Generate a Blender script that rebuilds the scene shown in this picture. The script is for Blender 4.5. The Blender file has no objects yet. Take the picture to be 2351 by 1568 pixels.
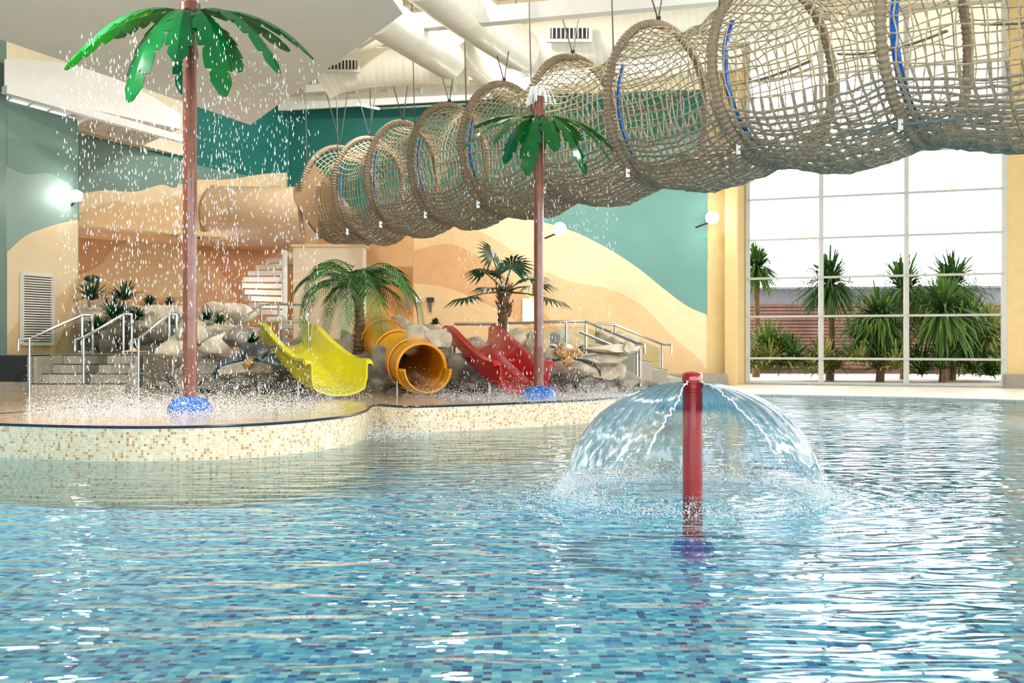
import bpy, bmesh, math, random
from mathutils import Vector, Matrix, noise
random.seed(7)
scene=bpy.context.scene
F=2612.0; CX=1175.5; HY=784.0; CAMZ=1.19
def X(px,d): return (px-CX)/F*d
def Z(py,d): return CAMZ+(HY-py)/F*d
def P(px,py,d): return Vector((X(px,d),d,Z(py,d)))
def lin(c):
    r=[]
    for v in c:
        v=v/255.0
        r.append(v/12.92 if v<=0.04045 else ((v+0.055)/1.055)**2.4)
    return tuple(r)+(1.0,)
# ---------------- materials
def newmat(name):
    m=bpy.data.materials.new(name); m.use_nodes=True
    nt=m.node_tree; nt.nodes.clear()
    out=nt.nodes.new('ShaderNodeOutputMaterial')
    return m,nt,out
def mat(name,rgb,rough=0.6,metal=0.0,var=0.12,scale=4.0,bump=0.0,bscale=30.0,rgb2=None,coat=0.0,trans=0.0,emit=None,es=0.0,spec=0.5):
    m,nt,out=newmat(name)
    b=nt.nodes.new('ShaderNodeBsdfPrincipled')
    b.inputs['Roughness'].default_value=rough; b.inputs['Metallic'].default_value=metal
    b.inputs['Coat Weight'].default_value=coat; b.inputs['Transmission Weight'].default_value=trans
    b.inputs['Specular IOR Level'].default_value=spec
    tc=nt.nodes.new('ShaderNodeTexCoord')
    ns=nt.nodes.new('ShaderNodeTexNoise'); ns.inputs['Scale'].default_value=scale; ns.inputs['Detail'].default_value=5
    nt.links.new(tc.outputs['Object'],ns.inputs['Vector'])
    c=lin(rgb); c2=lin(rgb2) if rgb2 else tuple(x*(1-2.2*var) for x in c[:3])+(1,)
    if not rgb2: c=tuple(min(1,x*(1+var*0.6)) for x in c[:3])+(1,)
    r=nt.nodes.new('ShaderNodeValToRGB'); r.color_ramp.elements[0].position=0.3; r.color_ramp.elements[1].position=0.7
    r.color_ramp.elements[0].color=c2; r.color_ramp.elements[1].color=c
    nt.links.new(ns.outputs['Fac'],r.inputs['Fac']); nt.links.new(r.outputs['Color'],b.inputs['Base Color'])
    if bump>0:
        n2=nt.nodes.new('ShaderNodeTexNoise'); n2.inputs['Scale'].default_value=bscale; n2.inputs['Detail'].default_value=4
        nt.links.new(tc.outputs['Object'],n2.inputs['Vector'])
        bp=nt.nodes.new('ShaderNodeBump'); bp.inputs['Strength'].default_value=bump; bp.inputs['Distance'].default_value=0.02
        nt.links.new(n2.outputs['Fac'],bp.inputs['Height']); nt.links.new(bp.outputs['Normal'],b.inputs['Normal'])
    if emit: 
        b.inputs['Emission Color'].default_value=lin(emit); b.inputs['Emission Strength'].default_value=es
    nt.links.new(b.outputs[0],out.inputs[0]); return m
def math_n(nt,op,a,b=None):
    n=nt.nodes.new('ShaderNodeMath'); n.operation=op
    for i,v in enumerate((a,b)):
        if v is None: continue
        if isinstance(v,(int,float)): n.inputs[i].default_value=v
        else: nt.links.new(v,n.inputs[i])
    return n.outputs[0]
def tilemat(name,tile,cols,grout,gw,rough=0.2,uv=False,wobble=0.0,bias=0.0,coat=0.0):
    m,nt,out=newmat(name)
    b=nt.nodes.new('ShaderNodeBsdfPrincipled'); b.inputs['Roughness'].default_value=rough; b.inputs['Coat Weight'].default_value=coat
    tc=nt.nodes.new('ShaderNodeTexCoord'); src=tc.outputs['UV' if uv else 'Object']
    if wobble>0:
        ns=nt.nodes.new('ShaderNodeTexNoise'); ns.inputs['Scale'].default_value=5.5; ns.inputs['Detail'].default_value=3
        nt.links.new(src,ns.inputs['Vector'])
        s=nt.nodes.new('ShaderNodeVectorMath'); s.operation='SUBTRACT'; s.inputs[1].default_value=(.5,.5,.5)
        nt.links.new(ns.outputs['Color'],s.inputs[0])
        sc=nt.nodes.new('ShaderNodeVectorMath'); sc.operation='MULTIPLY'; sc.inputs[1].default_value=(wobble,wobble*1.6,0)
        nt.links.new(s.outputs[0],sc.inputs[0])
        ad=nt.nodes.new('ShaderNodeVectorMath'); ad.operation='ADD'
        nt.links.new(src,ad.inputs[0]); nt.links.new(sc.outputs[0],ad.inputs[1]); src=ad.outputs[0]
    d=nt.nodes.new('ShaderNodeVectorMath'); d.operation='SCALE'; d.inputs['Scale'].default_value=1.0/tile
    nt.links.new(src,d.inputs[0])
    fl=nt.nodes.new('ShaderNodeVectorMath'); fl.operation='FLOOR'; nt.links.new(d.outputs[0],fl.inputs[0])
    fr=nt.nodes.new('ShaderNodeVectorMath'); fr.operation='FRACTION'; nt.links.new(d.outputs[0],fr.inputs[0])
    fs=nt.nodes.new('ShaderNodeSeparateXYZ'); nt.links.new(fl.outputs[0],fs.inputs[0])
    cb=nt.nodes.new('ShaderNodeCombineXYZ'); nt.links.new(fs.outputs[0],cb.inputs[0]); nt.links.new(fs.outputs[1],cb.inputs[1])
    wn=nt.nodes.new('ShaderNodeTexWhiteNoise'); wn.noise_dimensions='3D'; nt.links.new(cb.outputs[0],wn.inputs['Vector'])
    r=nt.nodes.new('ShaderNodeValToRGB'); r.color_ramp.interpolation='CONSTANT'
    tot=sum(w for w,_ in cols); acc=0
    for i,(w,c) in enumerate(cols):
        if i==0: e=r.color_ramp.elements[0]; e.position=0
        elif i==1: e=r.color_ramp.elements[1]; e.position=acc/tot
        else: e=r.color_ramp.elements.new(acc/tot)
        e.color=lin(c); acc+=w
    nt.links.new(wn.outputs['Value'],r.inputs['Fac'])
    sp=nt.nodes.new('ShaderNodeSeparateXYZ'); nt.links.new(fr.outputs[0],sp.inputs[0])
    gx=math_n(nt,'LESS_THAN',sp.outputs[0],gw); gy=math_n(nt,'LESS_THAN',sp.outputs[1],gw); g=math_n(nt,'MAXIMUM',gx,gy)
    mx=nt.nodes.new('ShaderNodeMix'); mx.data_type='RGBA'; nt.links.new(g,mx.inputs[0]); nt.links.new(r.outputs[0],mx.inputs[6]); mx.inputs[7].default_value=lin(grout)
    nt.links.new(mx.outputs[2],b.inputs['Base Color']); nt.links.new(b.outputs[0],out.inputs[0]); return m
def glassmat(name,tint=(235,245,240),refl_rough=0.02,ior=1.45,white=0.0):
    m,nt,out=newmat(name)
    t=nt.nodes.new('ShaderNodeBsdfTransparent'); t.inputs[0].default_value=lin(tint)
    g=nt.nodes.new('ShaderNodeBsdfGlossy'); g.inputs['Roughness'].default_value=refl_rough
    fr=nt.nodes.new('ShaderNodeFresnel'); fr.inputs['IOR'].default_value=ior
    mx=nt.nodes.new('ShaderNodeMixShader')
    nt.links.new(fr.outputs[0],mx.inputs[0]); nt.links.new(t.outputs[0],mx.inputs[1]); nt.links.new(g.outputs[0],mx.inputs[2])
    last=mx.outputs[0]
    if white>0:
        df=nt.nodes.new('ShaderNodeBsdfDiffuse'); df.inputs[0].default_value=(0.95,0.97,1,1)
        m2=nt.nodes.new('ShaderNodeMixShader'); m2.inputs[0].default_value=white
        nt.links.new(last,m2.inputs[1]); nt.links.new(df.outputs[0],m2.inputs[2]); last=m2.outputs[0]
    nt.links.new(last,out.inputs[0]); return m

M={}
M['steel']=mat('brushed_steel',(190,192,192),0.25,0.9,0.05)
M['white']=mat('white_paint',(236,234,228),0.5,var=0.02)
M['frame']=mat('window_frame_grey',(168,168,162),0.5,var=0.03)
M['cream']=mat('cream_ceiling',(228,218,192),0.7,var=0.03)
M['duct']=mat('duct_paint',(236,230,214),0.3,var=0.03)
M['canopy']=mat('canopy_white',(242,236,230),0.75,var=0.02,scale=0.4)
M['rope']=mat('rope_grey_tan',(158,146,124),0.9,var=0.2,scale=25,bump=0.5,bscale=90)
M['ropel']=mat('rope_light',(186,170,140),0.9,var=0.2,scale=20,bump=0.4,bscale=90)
M['ring']=mat('ring_rope_wrap',(146,130,108),0.85,var=0.15,scale=25,bump=0.5,bscale=90)
M['blue']=mat('blue_plastic',(4,92,180),0.3,var=0.08,coat=0.4)
M['red']=mat('red_plastic',(192,12,24),0.28,var=0.05,coat=0.3)
M['redpost']=mat('red_gloss_paint',(158,10,22),0.2,var=0.1,coat=0.6)
M['yellow']=mat('yellow_plastic',(222,212,4),0.3,var=0.04,coat=0.25)
M['orange']=mat('amber_plastic',(232,160,0),0.3,var=0.05,coat=0.3)
M['brown']=mat('brown_pole_paint',(122,68,50),0.3,var=0.15,coat=0.5,scale=8)
M['tanpaint']=mat('tan_paint',(218,196,166),0.6,var=0.03)
M['sleeve']=mat('sleeve_tan_plastic',(206,176,144),0.35,var=0.05,scale=1.5,coat=0.2)
M['sleeve2']=mat('sleeve_flare_plastic',(176,146,112),0.4,var=0.05,scale=1.5)
M['yellowwall']=mat('ochre_paint',(202,176,122),0.6,var=0.03)
M['teal']=mat('teal_paint',(8,106,96),0.6,var=0.05,scale=1)
M['tealmid']=mat('teal_grey_paint',(96,142,136),0.6,var=0.05,scale=1)
M['sage']=mat('sage_paint',(112,140,130),0.6,var=0.05,scale=1)
M['sagel']=mat('sage_light_paint',(138,162,154),0.6,var=0.04,scale=1)
M['sand1']=mat('sand_light_paint',(224,202,162),0.6,var=0.03)
M['sand2']=mat('sand_mid_paint',(214,182,136),0.6,var=0.04)
M['sand3']=mat('sand_orange_paint',(202,156,108),0.6,var=0.04)
M['sand4']=mat('sand_brown_paint',(184,126,74),0.6,var=0.05)
M['greybase']=mat('grey_plinth',(140,134,122),0.5,var=0.1)
M['dark']=mat('dark_rubber',(34,34,38),0.5,var=0.1)
M['navy']=mat('navy_trim_tile',(38,46,66),0.25,var=0.2,scale=30)
M['rock']=mat('rock_sand',(212,200,178),0.85,scale=3.5,rgb2=(146,134,114),bump=0.8,bscale=9)
M['rockd']=mat('rock_grey',(150,142,128),0.8,scale=3,rgb2=(74,68,62),bump=0.9,bscale=8)
M['leaf']=mat('palm_leaf_green',(72,138,48),0.45,scale=3,rgb2=(20,74,44))
M['leaf2']=mat('fan_leaf_green',(42,90,44),0.45,scale=3,rgb2=(16,48,30))
M['cord']=mat('cordyline_leaf',(104,134,58),0.75,scale=1.5,rgb2=(46,80,36),spec=0.1)
M['cord2']=mat('cordyline_dark_leaf',(76,112,52),0.75,scale=1.5,rgb2=(36,66,36),spec=0.1)
M['shrub']=mat('shrub_leaf',(160,154,84),0.8,scale=2,rgb2=(96,112,52),spec=0.1)
M['trunk']=mat('palm_trunk',(128,98,66),0.9,scale=14,rgb2=(74,52,36),bump=1,bscale=30)
M['wood']=mat('timber_slats',(138,106,98),0.8,scale=1.2,rgb2=(108,78,72),spec=0.1)
M['roofgrey']=mat('shed_roof_grey',(124,122,134),0.8,var=0.05,spec=0.1)
M['gravel']=mat('garden_ground',(130,124,94),0.9,scale=3,rgb2=(80,92,56))
M['lamp']=mat('lamp_glass',(255,255,255),0.3,var=0,emit=(255,252,242),es=55)
M['cable']=mat('wire_cable',(90,88,84),0.5,0.4,var=0.1)
M['vent']=mat('louvre_white',(222,218,206),0.5,var=0.02)
M['turtleA']=mat('turtle_blue_skin',(60,100,130),0.4,scale=9,rgb2=(20,30,44))
M['turtleAS']=mat('turtle_shell_dark',(70,78,72),0.35,scale=8,rgb2=(24,32,40))
M['turtleH']=mat('turtle_head_ochre',(176,136,72),0.4,scale=12,rgb2=(60,60,56))
M['turtleS']=mat('turtle_shell_mottled',(200,150,84),0.35,scale=10,rgb2=(70,52,36))
M['turtleB']=mat('turtle_amber_skin',(210,160,92),0.4,scale=14,rgb2=(84,60,38))
M['eye']=mat('eye_white',(240,236,220),0.2,var=0)
M['glass']=glassmat('balustrade_glass',(214,228,220),ior=1.3)
M['winglass']=glassmat('window_glass',(250,252,252),ior=1.06)
M['drop']=glassmat('water_drop',(250,253,255),0.05,1.33,0.6)
M['pool']=tilemat('pool_mosaic',0.05,[(26,(120,198,214)),(22,(94,178,210)),(16,(64,148,196)),(14,(160,220,224)),(8,(36,108,174)),(6,(18,60,138)),(5,(32,28,110)),(4,(200,236,236))],(138,198,212),0.05,0.3,wobble=0.04)
M['beige']=tilemat('beige_mosaic',0.029,[(44,(220,202,168)),(24,(208,186,146)),(12,(228,216,190)),(9,(194,152,98)),(6,(178,126,70))],(230,222,202),0.1,0.25,uv=True,coat=0.3)
M['floor']=tilemat('wet_floor_mosaic',0.05,[(30,(186,162,130)),(25,(166,140,108)),(15,(200,180,150)),(10,(144,116,86))],(172,154,128),0.08,0.14)
M['decktile']=tilemat('deck_tile',0.3,[(1,(212,206,194)),(1,(204,198,186))],(184,178,166),0.03,0.3)
M['stone']=tilemat('step_stone_tile',0.3,[(1,(170,160,144)),(1,(158,148,132))],(134,126,112),0.04,0.4)
m,nt,out=newmat('green_translucent_plastic')
b=nt.nodes.new('ShaderNodeBsdfPrincipled'); b.inputs['Roughness'].default_value=0.12; b.inputs['Coat Weight'].default_value=0.6
ns=nt.nodes.new('ShaderNodeTexNoise'); ns.inputs['Scale'].default_value=5
r=nt.nodes.new('ShaderNodeValToRGB'); r.color_ramp.elements[0].color=lin((2,68,34)); r.color_ramp.elements[1].color=lin((6,116,50))
nt.links.new(ns.outputs[0],r.inputs[0]); nt.links.new(r.outputs[0],b.inputs['Base Color'])
tl=nt.nodes.new('ShaderNodeBsdfTranslucent'); tl.inputs[0].default_value=lin((8,180,66))
mx=nt.nodes.new('ShaderNodeMixShader'); mx.inputs[0].default_value=0.3
nt.links.new(b.outputs[0],mx.inputs[1]); nt.links.new(tl.outputs[0],mx.inputs[2]); nt.links.new(mx.outputs[0],out.inputs[0]); M['gplas']=m

FX,FY=X(1590,8.73),8.73
# water
m,nt,out=newmat('pool_water')
tc=nt.nodes.new('ShaderNodeTexCoord')
mp=nt.nodes.new('ShaderNodeMapping'); mp.inputs['Scale'].default_value=(0.62,1.9,1); nt.links.new(tc.outputs['Object'],mp.inputs[0])
n1=nt.nodes.new('ShaderNodeTexNoise'); n1.inputs['Scale'].default_value=2.9; n1.inputs['Detail'].default_value=1.2; n1.inputs['Roughness'].default_value=0.4; n1.inputs['Distortion'].default_value=0.8
n2=nt.nodes.new('ShaderNodeTexNoise'); n2.inputs['Scale'].default_value=9; n2.inputs['Detail'].default_value=1
nt.links.new(mp.outputs[0],n1.inputs[0]); nt.links.new(mp.outputs[0],n2.inputs[0])
sp=nt.nodes.new('ShaderNodeSeparateXYZ'); nt.links.new(tc.outputs['Object'],sp.inputs[0])
dx=math_n(nt,'SUBTRACT',sp.outputs[0],FX); dy=math_n(nt,'SUBTRACT',sp.outputs[1],FY)
rr=math_n(nt,'SQRT',math_n(nt,'ADD',math_n(nt,'MULTIPLY',dx,dx),math_n(nt,'MULTIPLY',dy,dy)))
wob=math_n(nt,'ADD',rr,math_n(nt,'MULTIPLY',n1.outputs[0],0.5))
sn=math_n(nt,'SINE',math_n(nt,'MULTIPLY',wob,34.0))
amp=math_n(nt,'POWER',2.718,math_n(nt,'MULTIPLY',math_n(nt,'ABSOLUTE',math_n(nt,'SUBTRACT',rr,1.0)),-0.75))
h=math_n(nt,'ADD',math_n(nt,'MULTIPLY',n1.outputs[0],0.038),math_n(nt,'MULTIPLY',n2.outputs[0],0.003))
h=math_n(nt,'ADD',h,math_n(nt,'MULTIPLY',math_n(nt,'MULTIPLY',sn,amp),0.0045))
bp=nt.nodes.new('ShaderNodeBump'); bp.inputs['Strength'].default_value=1.0; bp.inputs['Distance'].default_value=1.0
nt.links.new(h,bp.inputs['Height'])
t=nt.nodes.new('ShaderNodeBsdfTransparent'); t.inputs[0].default_value=(0.82,0.96,1.0,1)
g=nt.nodes.new('ShaderNodeBsdfGlossy'); g.inputs['Roughness'].default_value=0.02
fr=nt.nodes.new('ShaderNodeFresnel'); fr.inputs['IOR'].default_value=1.33
for q in (g,fr): nt.links.new(bp.outputs[0],q.inputs['Normal'])
mx=nt.nodes.new('ShaderNodeMixShader'); nt.links.new(fr.outputs[0],mx.inputs[0]); nt.links.new(t.outputs[0],mx.inputs[1]); nt.links.new(g.outputs[0],mx.inputs[2])
nt.links.new(mx.outputs[0],out.inputs[0]); M['water']=m
# dome sheet water
m,nt,out=newmat('fountain_sheet_water')
uv=nt.nodes.new('ShaderNodeTexCoord')
mp=nt.nodes.new('ShaderNodeMapping'); mp.inputs['Scale'].default_value=(150,2.0,1); nt.links.new(uv.outputs['UV'],mp.inputs[0])
ns=nt.nodes.new('ShaderNodeTexNoise'); ns.inputs['Scale'].default_value=1; ns.inputs['Detail'].default_value=4; nt.links.new(mp.outputs[0],ns.inputs[0])
mp2=nt.nodes.new('ShaderNodeMapping'); mp2.inputs['Scale'].default_value=(80,20,1); nt.links.new(uv.outputs['UV'],mp2.inputs[0])
nb=nt.nodes.new('ShaderNodeTexNoise'); nb.inputs['Scale'].default_value=1; nb.inputs['Detail'].default_value=5; nt.links.new(mp2.outputs[0],nb.inputs[0])
bp=nt.nodes.new('ShaderNodeBump'); bp.inputs['Distance'].default_value=0.03; bp.inputs['Strength'].default_value=0.4; nt.links.new(ns.outputs[0],bp.inputs['Height'])
t=nt.nodes.new('ShaderNodeBsdfTransparent'); t.inputs[0].default_value=(0.95,0.98,0.98,1)
g=nt.nodes.new('ShaderNodeBsdfGlossy'); g.inputs['Roughness'].default_value=0.05
fr=nt.nodes.new('ShaderNodeFresnel'); fr.inputs['IOR'].default_value=1.3
for q in (g,fr): nt.links.new(bp.outputs[0],q.inputs['Normal'])
mx=nt.nodes.new('ShaderNodeMixShader'); nt.links.new(fr.outputs[0],mx.inputs[0]); nt.links.new(t.outputs[0],mx.inputs[1]); nt.links.new(g.outputs[0],mx.inputs[2])
df=nt.nodes.new('ShaderNodeBsdfDiffuse'); df.inputs[0].default_value=(0.93,0.96,1,1)
s2=nt.nodes.new('ShaderNodeSeparateXYZ'); nt.links.new(uv.outputs['UV'],s2.inputs[0])
low=math_n(nt,'POWER',s2.outputs[1],7.0)
strk=math_n(nt,'MULTIPLY',math_n(nt,'MAXIMUM',math_n(nt,'SUBTRACT',nb.outputs[0],0.48),0.0),math_n(nt,'MULTIPLY',low,8.0))
strk=math_n(nt,'ADD',strk,math_n(nt,'MULTIPLY',math_n(nt,'MAXIMUM',math_n(nt,'SUBTRACT',ns.outputs[0],0.5),0.0),0.7))
cl=nt.nodes.new('ShaderNodeClamp'); nt.links.new(strk,cl.inputs[0]); cl.inputs['Max'].default_value=0.75
m2=nt.nodes.new('ShaderNodeMixShader'); nt.links.new(cl.outputs[0],m2.inputs[0]); nt.links.new(mx.outputs[0],m2.inputs[1]); nt.links.new(df.outputs[0],m2.inputs[2])
nt.links.new(m2.outputs[0],out.inputs[0]); M['sheet']=m

# ---------------- mesh builder
class MB:
    def __init__(s): s.v=[]; s.f=[]; s.mi=[]; s.mats=[]; s.uv={}
    def m(s,k):
        if k not in s.mats: s.mats.append(k)
        return s.mats.index(k)
    def add(s,vs,fs,k,uvs=None):
        o=len(s.v); s.v.extend([tuple(v) for v in vs]); i=s.m(k)
        for j,f in enumerate(fs):
            s.f.append(tuple(o+a for a in f)); s.mi.append(i)
            if uvs: s.uv[len(s.f)-1]=uvs[j]
    def box(s,c,size,k,rot=0.0):
        c=Vector(c); sx,sy,sz=[a/2 for a in size]; cr,sr=math.cos(rot),math.sin(rot)
        vs=[]
        for dx in (-sx,sx):
            for dy in (-sy,sy):
                for dz in (-sz,sz): vs.append((c.x+dx*cr-dy*sr,c.y+dx*sr+dy*cr,c.z+dz))
        s.add(vs,[(0,1,3,2),(4,6,7,5),(0,4,5,1),(2,3,7,6),(0,2,6,4),(1,5,7,3)],k)
    def wall(s,A,B,z0,z1,th,k,off=0.0):
        A=Vector(A[:2]); B=Vector(B[:2]); d=(B-A).normalized(); n=Vector((-d.y,d.x))
        if n.y<0: n=-n
        vs=[]
        for q in (A,B):
            for o in (off,off+th):
                for z in (z0,z1): vs.append((q.x+n.x*o,q.y+n.y*o,z))
        s.add(vs,[(0,1,3,2),(4,6,7,5),(0,4,5,1),(2,3,7,6),(0,2,6,4),(1,5,7,3)],k)
    def beam(s,A,B,w,h,k):
        A=Vector(A);B=Vector(B); d=(B-A).normalized(); up=Vector((0,0,1))
        if abs(d.z)>0.95: up=Vector((1,0,0))
        r=d.cross(up).normalized(); u=r.cross(d)
        vs=[q+r*a*w/2+u*b_*h/2 for q in (A,B) for a in (-1,1) for b_ in (-1,1)]
        s.add(vs,[(0,1,3,2),(4,6,7,5),(0,4,5,1),(2,3,7,6),(0,2,6,4),(1,5,7,3)],k)
    def tube(s,pts,rad,k,n=8,closed=False,cap=True,flat=1.0,up=None):
        pts=[Vector(p) for p in pts]; L=len(pts)
        if not isinstance(rad,(list,tuple)): rad=[rad]*L
        T=[]
        for i in range(L):
            if closed: t=pts[(i+1)%L]-pts[i-1]
            else: t=pts[min(i+1,L-1)]-pts[max(i-1,0)]
            T.append(t.normalized() if t.length>1e-9 else Vector((0,0,1)))
        a=up or (Vector((0,0,1)) if abs(T[0].z)<0.9 else Vector((1,0,0)))
        r=T[0].cross(a).normalized(); vs=[]
        for i in range(L):
            r=(r-T[i]*r.dot(T[i])).normalized(); u=r.cross(T[i])
            for j in range(n):
                an=2*math.pi*j/n; vs.append(pts[i]+(r*math.cos(an)+u*math.sin(an)*flat)*rad[i])
        fs=[]
        for i in range(L if closed else L-1):
            a0=i*n; b0=((i+1)%L)*n
            for j in range(n): fs.append((a0+j,a0+(j+1)%n,b0+(j+1)%n,b0+j))
        if cap and not closed: fs.append(tuple(range(n))[::-1]); fs.append(tuple((L-1)*n+j for j in range(n)))
        s.add(vs,fs,k)
    def lathe(s,c,prof,k,n=24):
        c=Vector(c); vs=[]
        for (r,z) in prof:
            for j in range(n):
                a=2*math.pi*j/n; vs.append((c.x+r*math.cos(a),c.y+r*math.sin(a),c.z+z))
        fs=[(i*n+j,i*n+(j+1)%n,(i+1)*n+(j+1)%n,(i+1)*n+j) for i in range(len(prof)-1) for j in range(n)]
        s.add(vs,fs,k)
    def ell(s,c,r,k,R=None,nu=16,nv=10):
        c=Vector(c); vs=[];fs=[]
        for i in range(nv+1):
            th=math.pi*i/nv
            for j in range(nu):
                ph=2*math.pi*j/nu
                v=Vector((math.sin(th)*math.cos(ph)*r[0],math.sin(th)*math.sin(ph)*r[1],math.cos(th)*r[2]))
                if R: v=R@v
                vs.append(c+v)
        for i in range(nv):
            for j in range(nu): fs.append((i*nu+j,(i+1)*nu+j,(i+1)*nu+(j+1)%nu,i*nu+(j+1)%nu))
        s.add(vs,fs,k)
    def obj(s,name,parent=None,smooth=True,solid=0):
        me=bpy.data.meshes.new(name); me.from_pydata(s.v,[],s.f)
        for k in s.mats: me.materials.append(M[k])
        me.polygons.foreach_set('material_index',s.mi)
        if smooth: me.polygons.foreach_set('use_smooth',[True]*len(s.f))
        if s.uv:
            ul=me.uv_layers.new(name='UVMap')
            for fi,u in s.uv.items():
                for li,q in zip(me.polygons[fi].loop_indices,u): ul.data[li].uv=q
        me.update()
        o=bpy.data.objects.new(name,me); scene.collection.objects.link(o)
        if smooth:
            try: me.set_sharp_from_angle(angle=math.radians(40))
            except Exception: pass
        if solid: 
            md=o.modifiers.new('solid','SOLIDIFY'); md.thickness=solid
        if parent: o.parent=parent
        return o
def empty(name):
    e=bpy.data.objects.new(name,None); scene.collection.objects.link(e); return e
def catmull(pts,n=8):
    pts=[Vector(p) for p in pts]; out_=[]
    for i in range(len(pts)-1):
        p0=pts[max(i-1,0)];p1=pts[i];p2=pts[i+1];p3=pts[min(i+2,len(pts)-1)]
        for j in range(n):
            t=j/n; out_.append(0.5*((2*p1)+(p2-p0)*t+(2*p0-5*p1+4*p2-p3)*t*t+(3*p1-p0-3*p2+p3)*t**3))
    out_.append(pts[-1]); return out_

# ---------------- room: plan points
def PL(px,d): return (X(px,d),d)
def plane_hit(A,B,px,py,off=0.0):
    A=Vector(A);B=Vector(B); d=(B-A).normalized(); n=Vector((-d.y,d.x))
    if n.y<0: n=-n
    A2=A-n*off
    rx=(px-CX)/F
    t=(A2.dot(n))/(rx*n.x+n.y)
    return Vector((rx*t,t,CAMZ+(HY-py)/F*t))
def mural(mb,A,B,pts,k,off,sm=None):
    vs=[plane_hit(A,B,px,py,off) for px,py in pts]
    mb.add(vs,[tuple(range(len(vs)))],k)
def curve2(pts,n=6): return [(v.x,v.y) for v in catmull([Vector((a,b,0)) for a,b in pts],n)]

BK_A=PL(660,32.0); BK_B=PL(1625,29.8)
LF_A=PL(180,26.0); LF_B=PL(660,32.0)
LB_A=PL(15,22.0); LB_B=PL(180,24.0)
WN_A=PL(1714,30.0); WN_B=PL(2308,27.6)
RC_A=PL(150,29.0); RC_B=PL(640,34.0)

mb=MB(); q=plane_hit(BK_A,BK_B,948,700)
mb.wall(BK_A,BK_B,3.3,9.8,0.3,'tealmid')
mb.wall((q.x,q.y),BK_B,0.0,3.3,0.3,'sand2')
mb.wall((q.x,q.y),(q.x-0.02,q.y+4),0,3.4,0.25,'sand3')
top=-20
mural(mb,BK_A,BK_B,[(662,top),(1622,top)]+curve2([(1622,290),(1450,350),(1250,450),(1000,520),(830,560),(662,560)]),'teal',0.006)
mural(mb,BK_A,BK_B,[(1230,440),(1624,440),(1624,726),(1230,726)],'tealmid',0.006)
mural(mb,BK_A,BK_B,curve2([(662,545),(760,548),(850,545),(950,528)])+[(950,612),(662,606)],'sand3',0.009)
mural(mb,BK_A,BK_B,curve2([(950,520),(1060,512),(1180,500),(1290,522),(1380,562),(1460,612),(1530,668),(1580,704),(1622,722)])+[(1622,862),(950,862)],'sand1',0.011)
mural(mb,BK_A,BK_B,curve2([(950,548),(1040,520),(1110,535),(1200,590),(1290,640),(1400,664),(1480,706),(1540,768),(1600,820),(1622,850)])+[(1622,868),(950,868)],'sand2',0.014)
mural(mb,BK_A,BK_B,curve2([(950,575),(1030,560),(1100,590),(1180,650),(1260,730),(1320,800),(1370,868)])+[(950,868)],'sand3',0.017)
mural(mb,BK_A,BK_B,curve2([(950,650),(1030,662),(1120,700),(1200,745),(1290,800),(1350,868)])+[(950,868)],'sand2',0.020)
mural(mb,BK_A,BK_B,[(662,top),(1622,top),(1622,205),(1100,222),(662,243)],'cream',0.016)
mb.obj('wall_back',smooth=False)
mb=MB(); mb.wall(LF_A,LF_B,3.86,9.8,0.3,'teal')
mural(mb,LF_A,LF_B,curve2([(181,305),(300,335),(420,370),(540,398),(659,415)])+[(659,560),(181,500)],'sage',0.006)
mural(mb,LF_A,LF_B,curve2([(181,446),(240,437),(310,440),(370,424),(400,431),(440,414),(520,412),(600,400),(659,396)])+[(659,565),(181,513)],'sand1',0.009)
mural(mb,LF_A,LF_B,curve2([(181,490),(260,462),(340,470),(420,446),(520,452),(600,430),(659,425)])+[(659,565),(181,514)],'sand2',0.012)
mural(mb,LF_A,LF_B,[(181,511),(659,560),(659,566),(181,517)],'sand3',0.03)
mb.obj('wall_left',smooth=False)
mb=MB(); mb.wall(RC_A,RC_B,0.5,4.2,0.2,'sand3')
mb.wall(RC_B,PL(1000,35.0),0.5,4.2,0.2,'sand4')
mural(mb,RC_A,RC_B,curve2([(160,640),(230,608),(262,570),(330,548),(400,560),(440,600)])+[(470,640),(420,680),(330,690),(160,700)],'sand2',0.006)
mural(mb,RC_A,RC_B,[(160,470),(639,500),(639,800)]+curve2([(560,760),(520,640),(430,560),(330,520),(240,505),(160,500)]),'sand4',0.01)
mb.add([Vector((*LF_A,3.86)),Vector((*LF_B,3.86)),Vector((*PL(660,36),3.86)),Vector((*PL(100,32),3.86))],[(0,1,2,3)],'sand3')
mb.obj('wall_recess',smooth=False)
mb=MB(); mb.wall(LB_A,LB_B,0.0,5.86,0.3,'sagel'); 
mb.wall(LB_B,PL(150,31),0.0,5.86,0.2,'sand3',off=-.22)
mural(mb,LB_A,LB_B,curve2([(16,579),(60,541),(110,521),(150,510),(179,504)])+[(179,812),(16,830)],'sand1',0.006)
mural(mb,LB_A,LB_B,curve2([(16,770),(60,720),(120,690),(179,640)])+[(179,812),(16,830)],'sand2',0.008)
mural(mb,LB_A,LB_B,[(16,237),(179,275)]+curve2([(179,440),(120,400),(60,400),(16,380)]),'sage',0.006)
mb.wall((LB_A[0],LB_A[1]),(LB_A[0]-1.2,-4.0),0,9.6,0.3,'sage')
mb.wall((LB_A[0]+.0,LB_A[1]),(LB_A[0]+2.5,LB_A[1]+7),5.86,9.8,0.3,'cream',off=0.8)
mb.obj('wall_left_block',smooth=False)
mb=MB(); a=plane_hit(LB_A,LB_B,52,628,0.03); b_=plane_hit(LB_A,LB_B,123,790,0.03)
zb=Z(790,b_.y); zt=a.z
mb.wall(a,b_,zb,zt,0.02,'dark',off=0.02)
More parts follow.
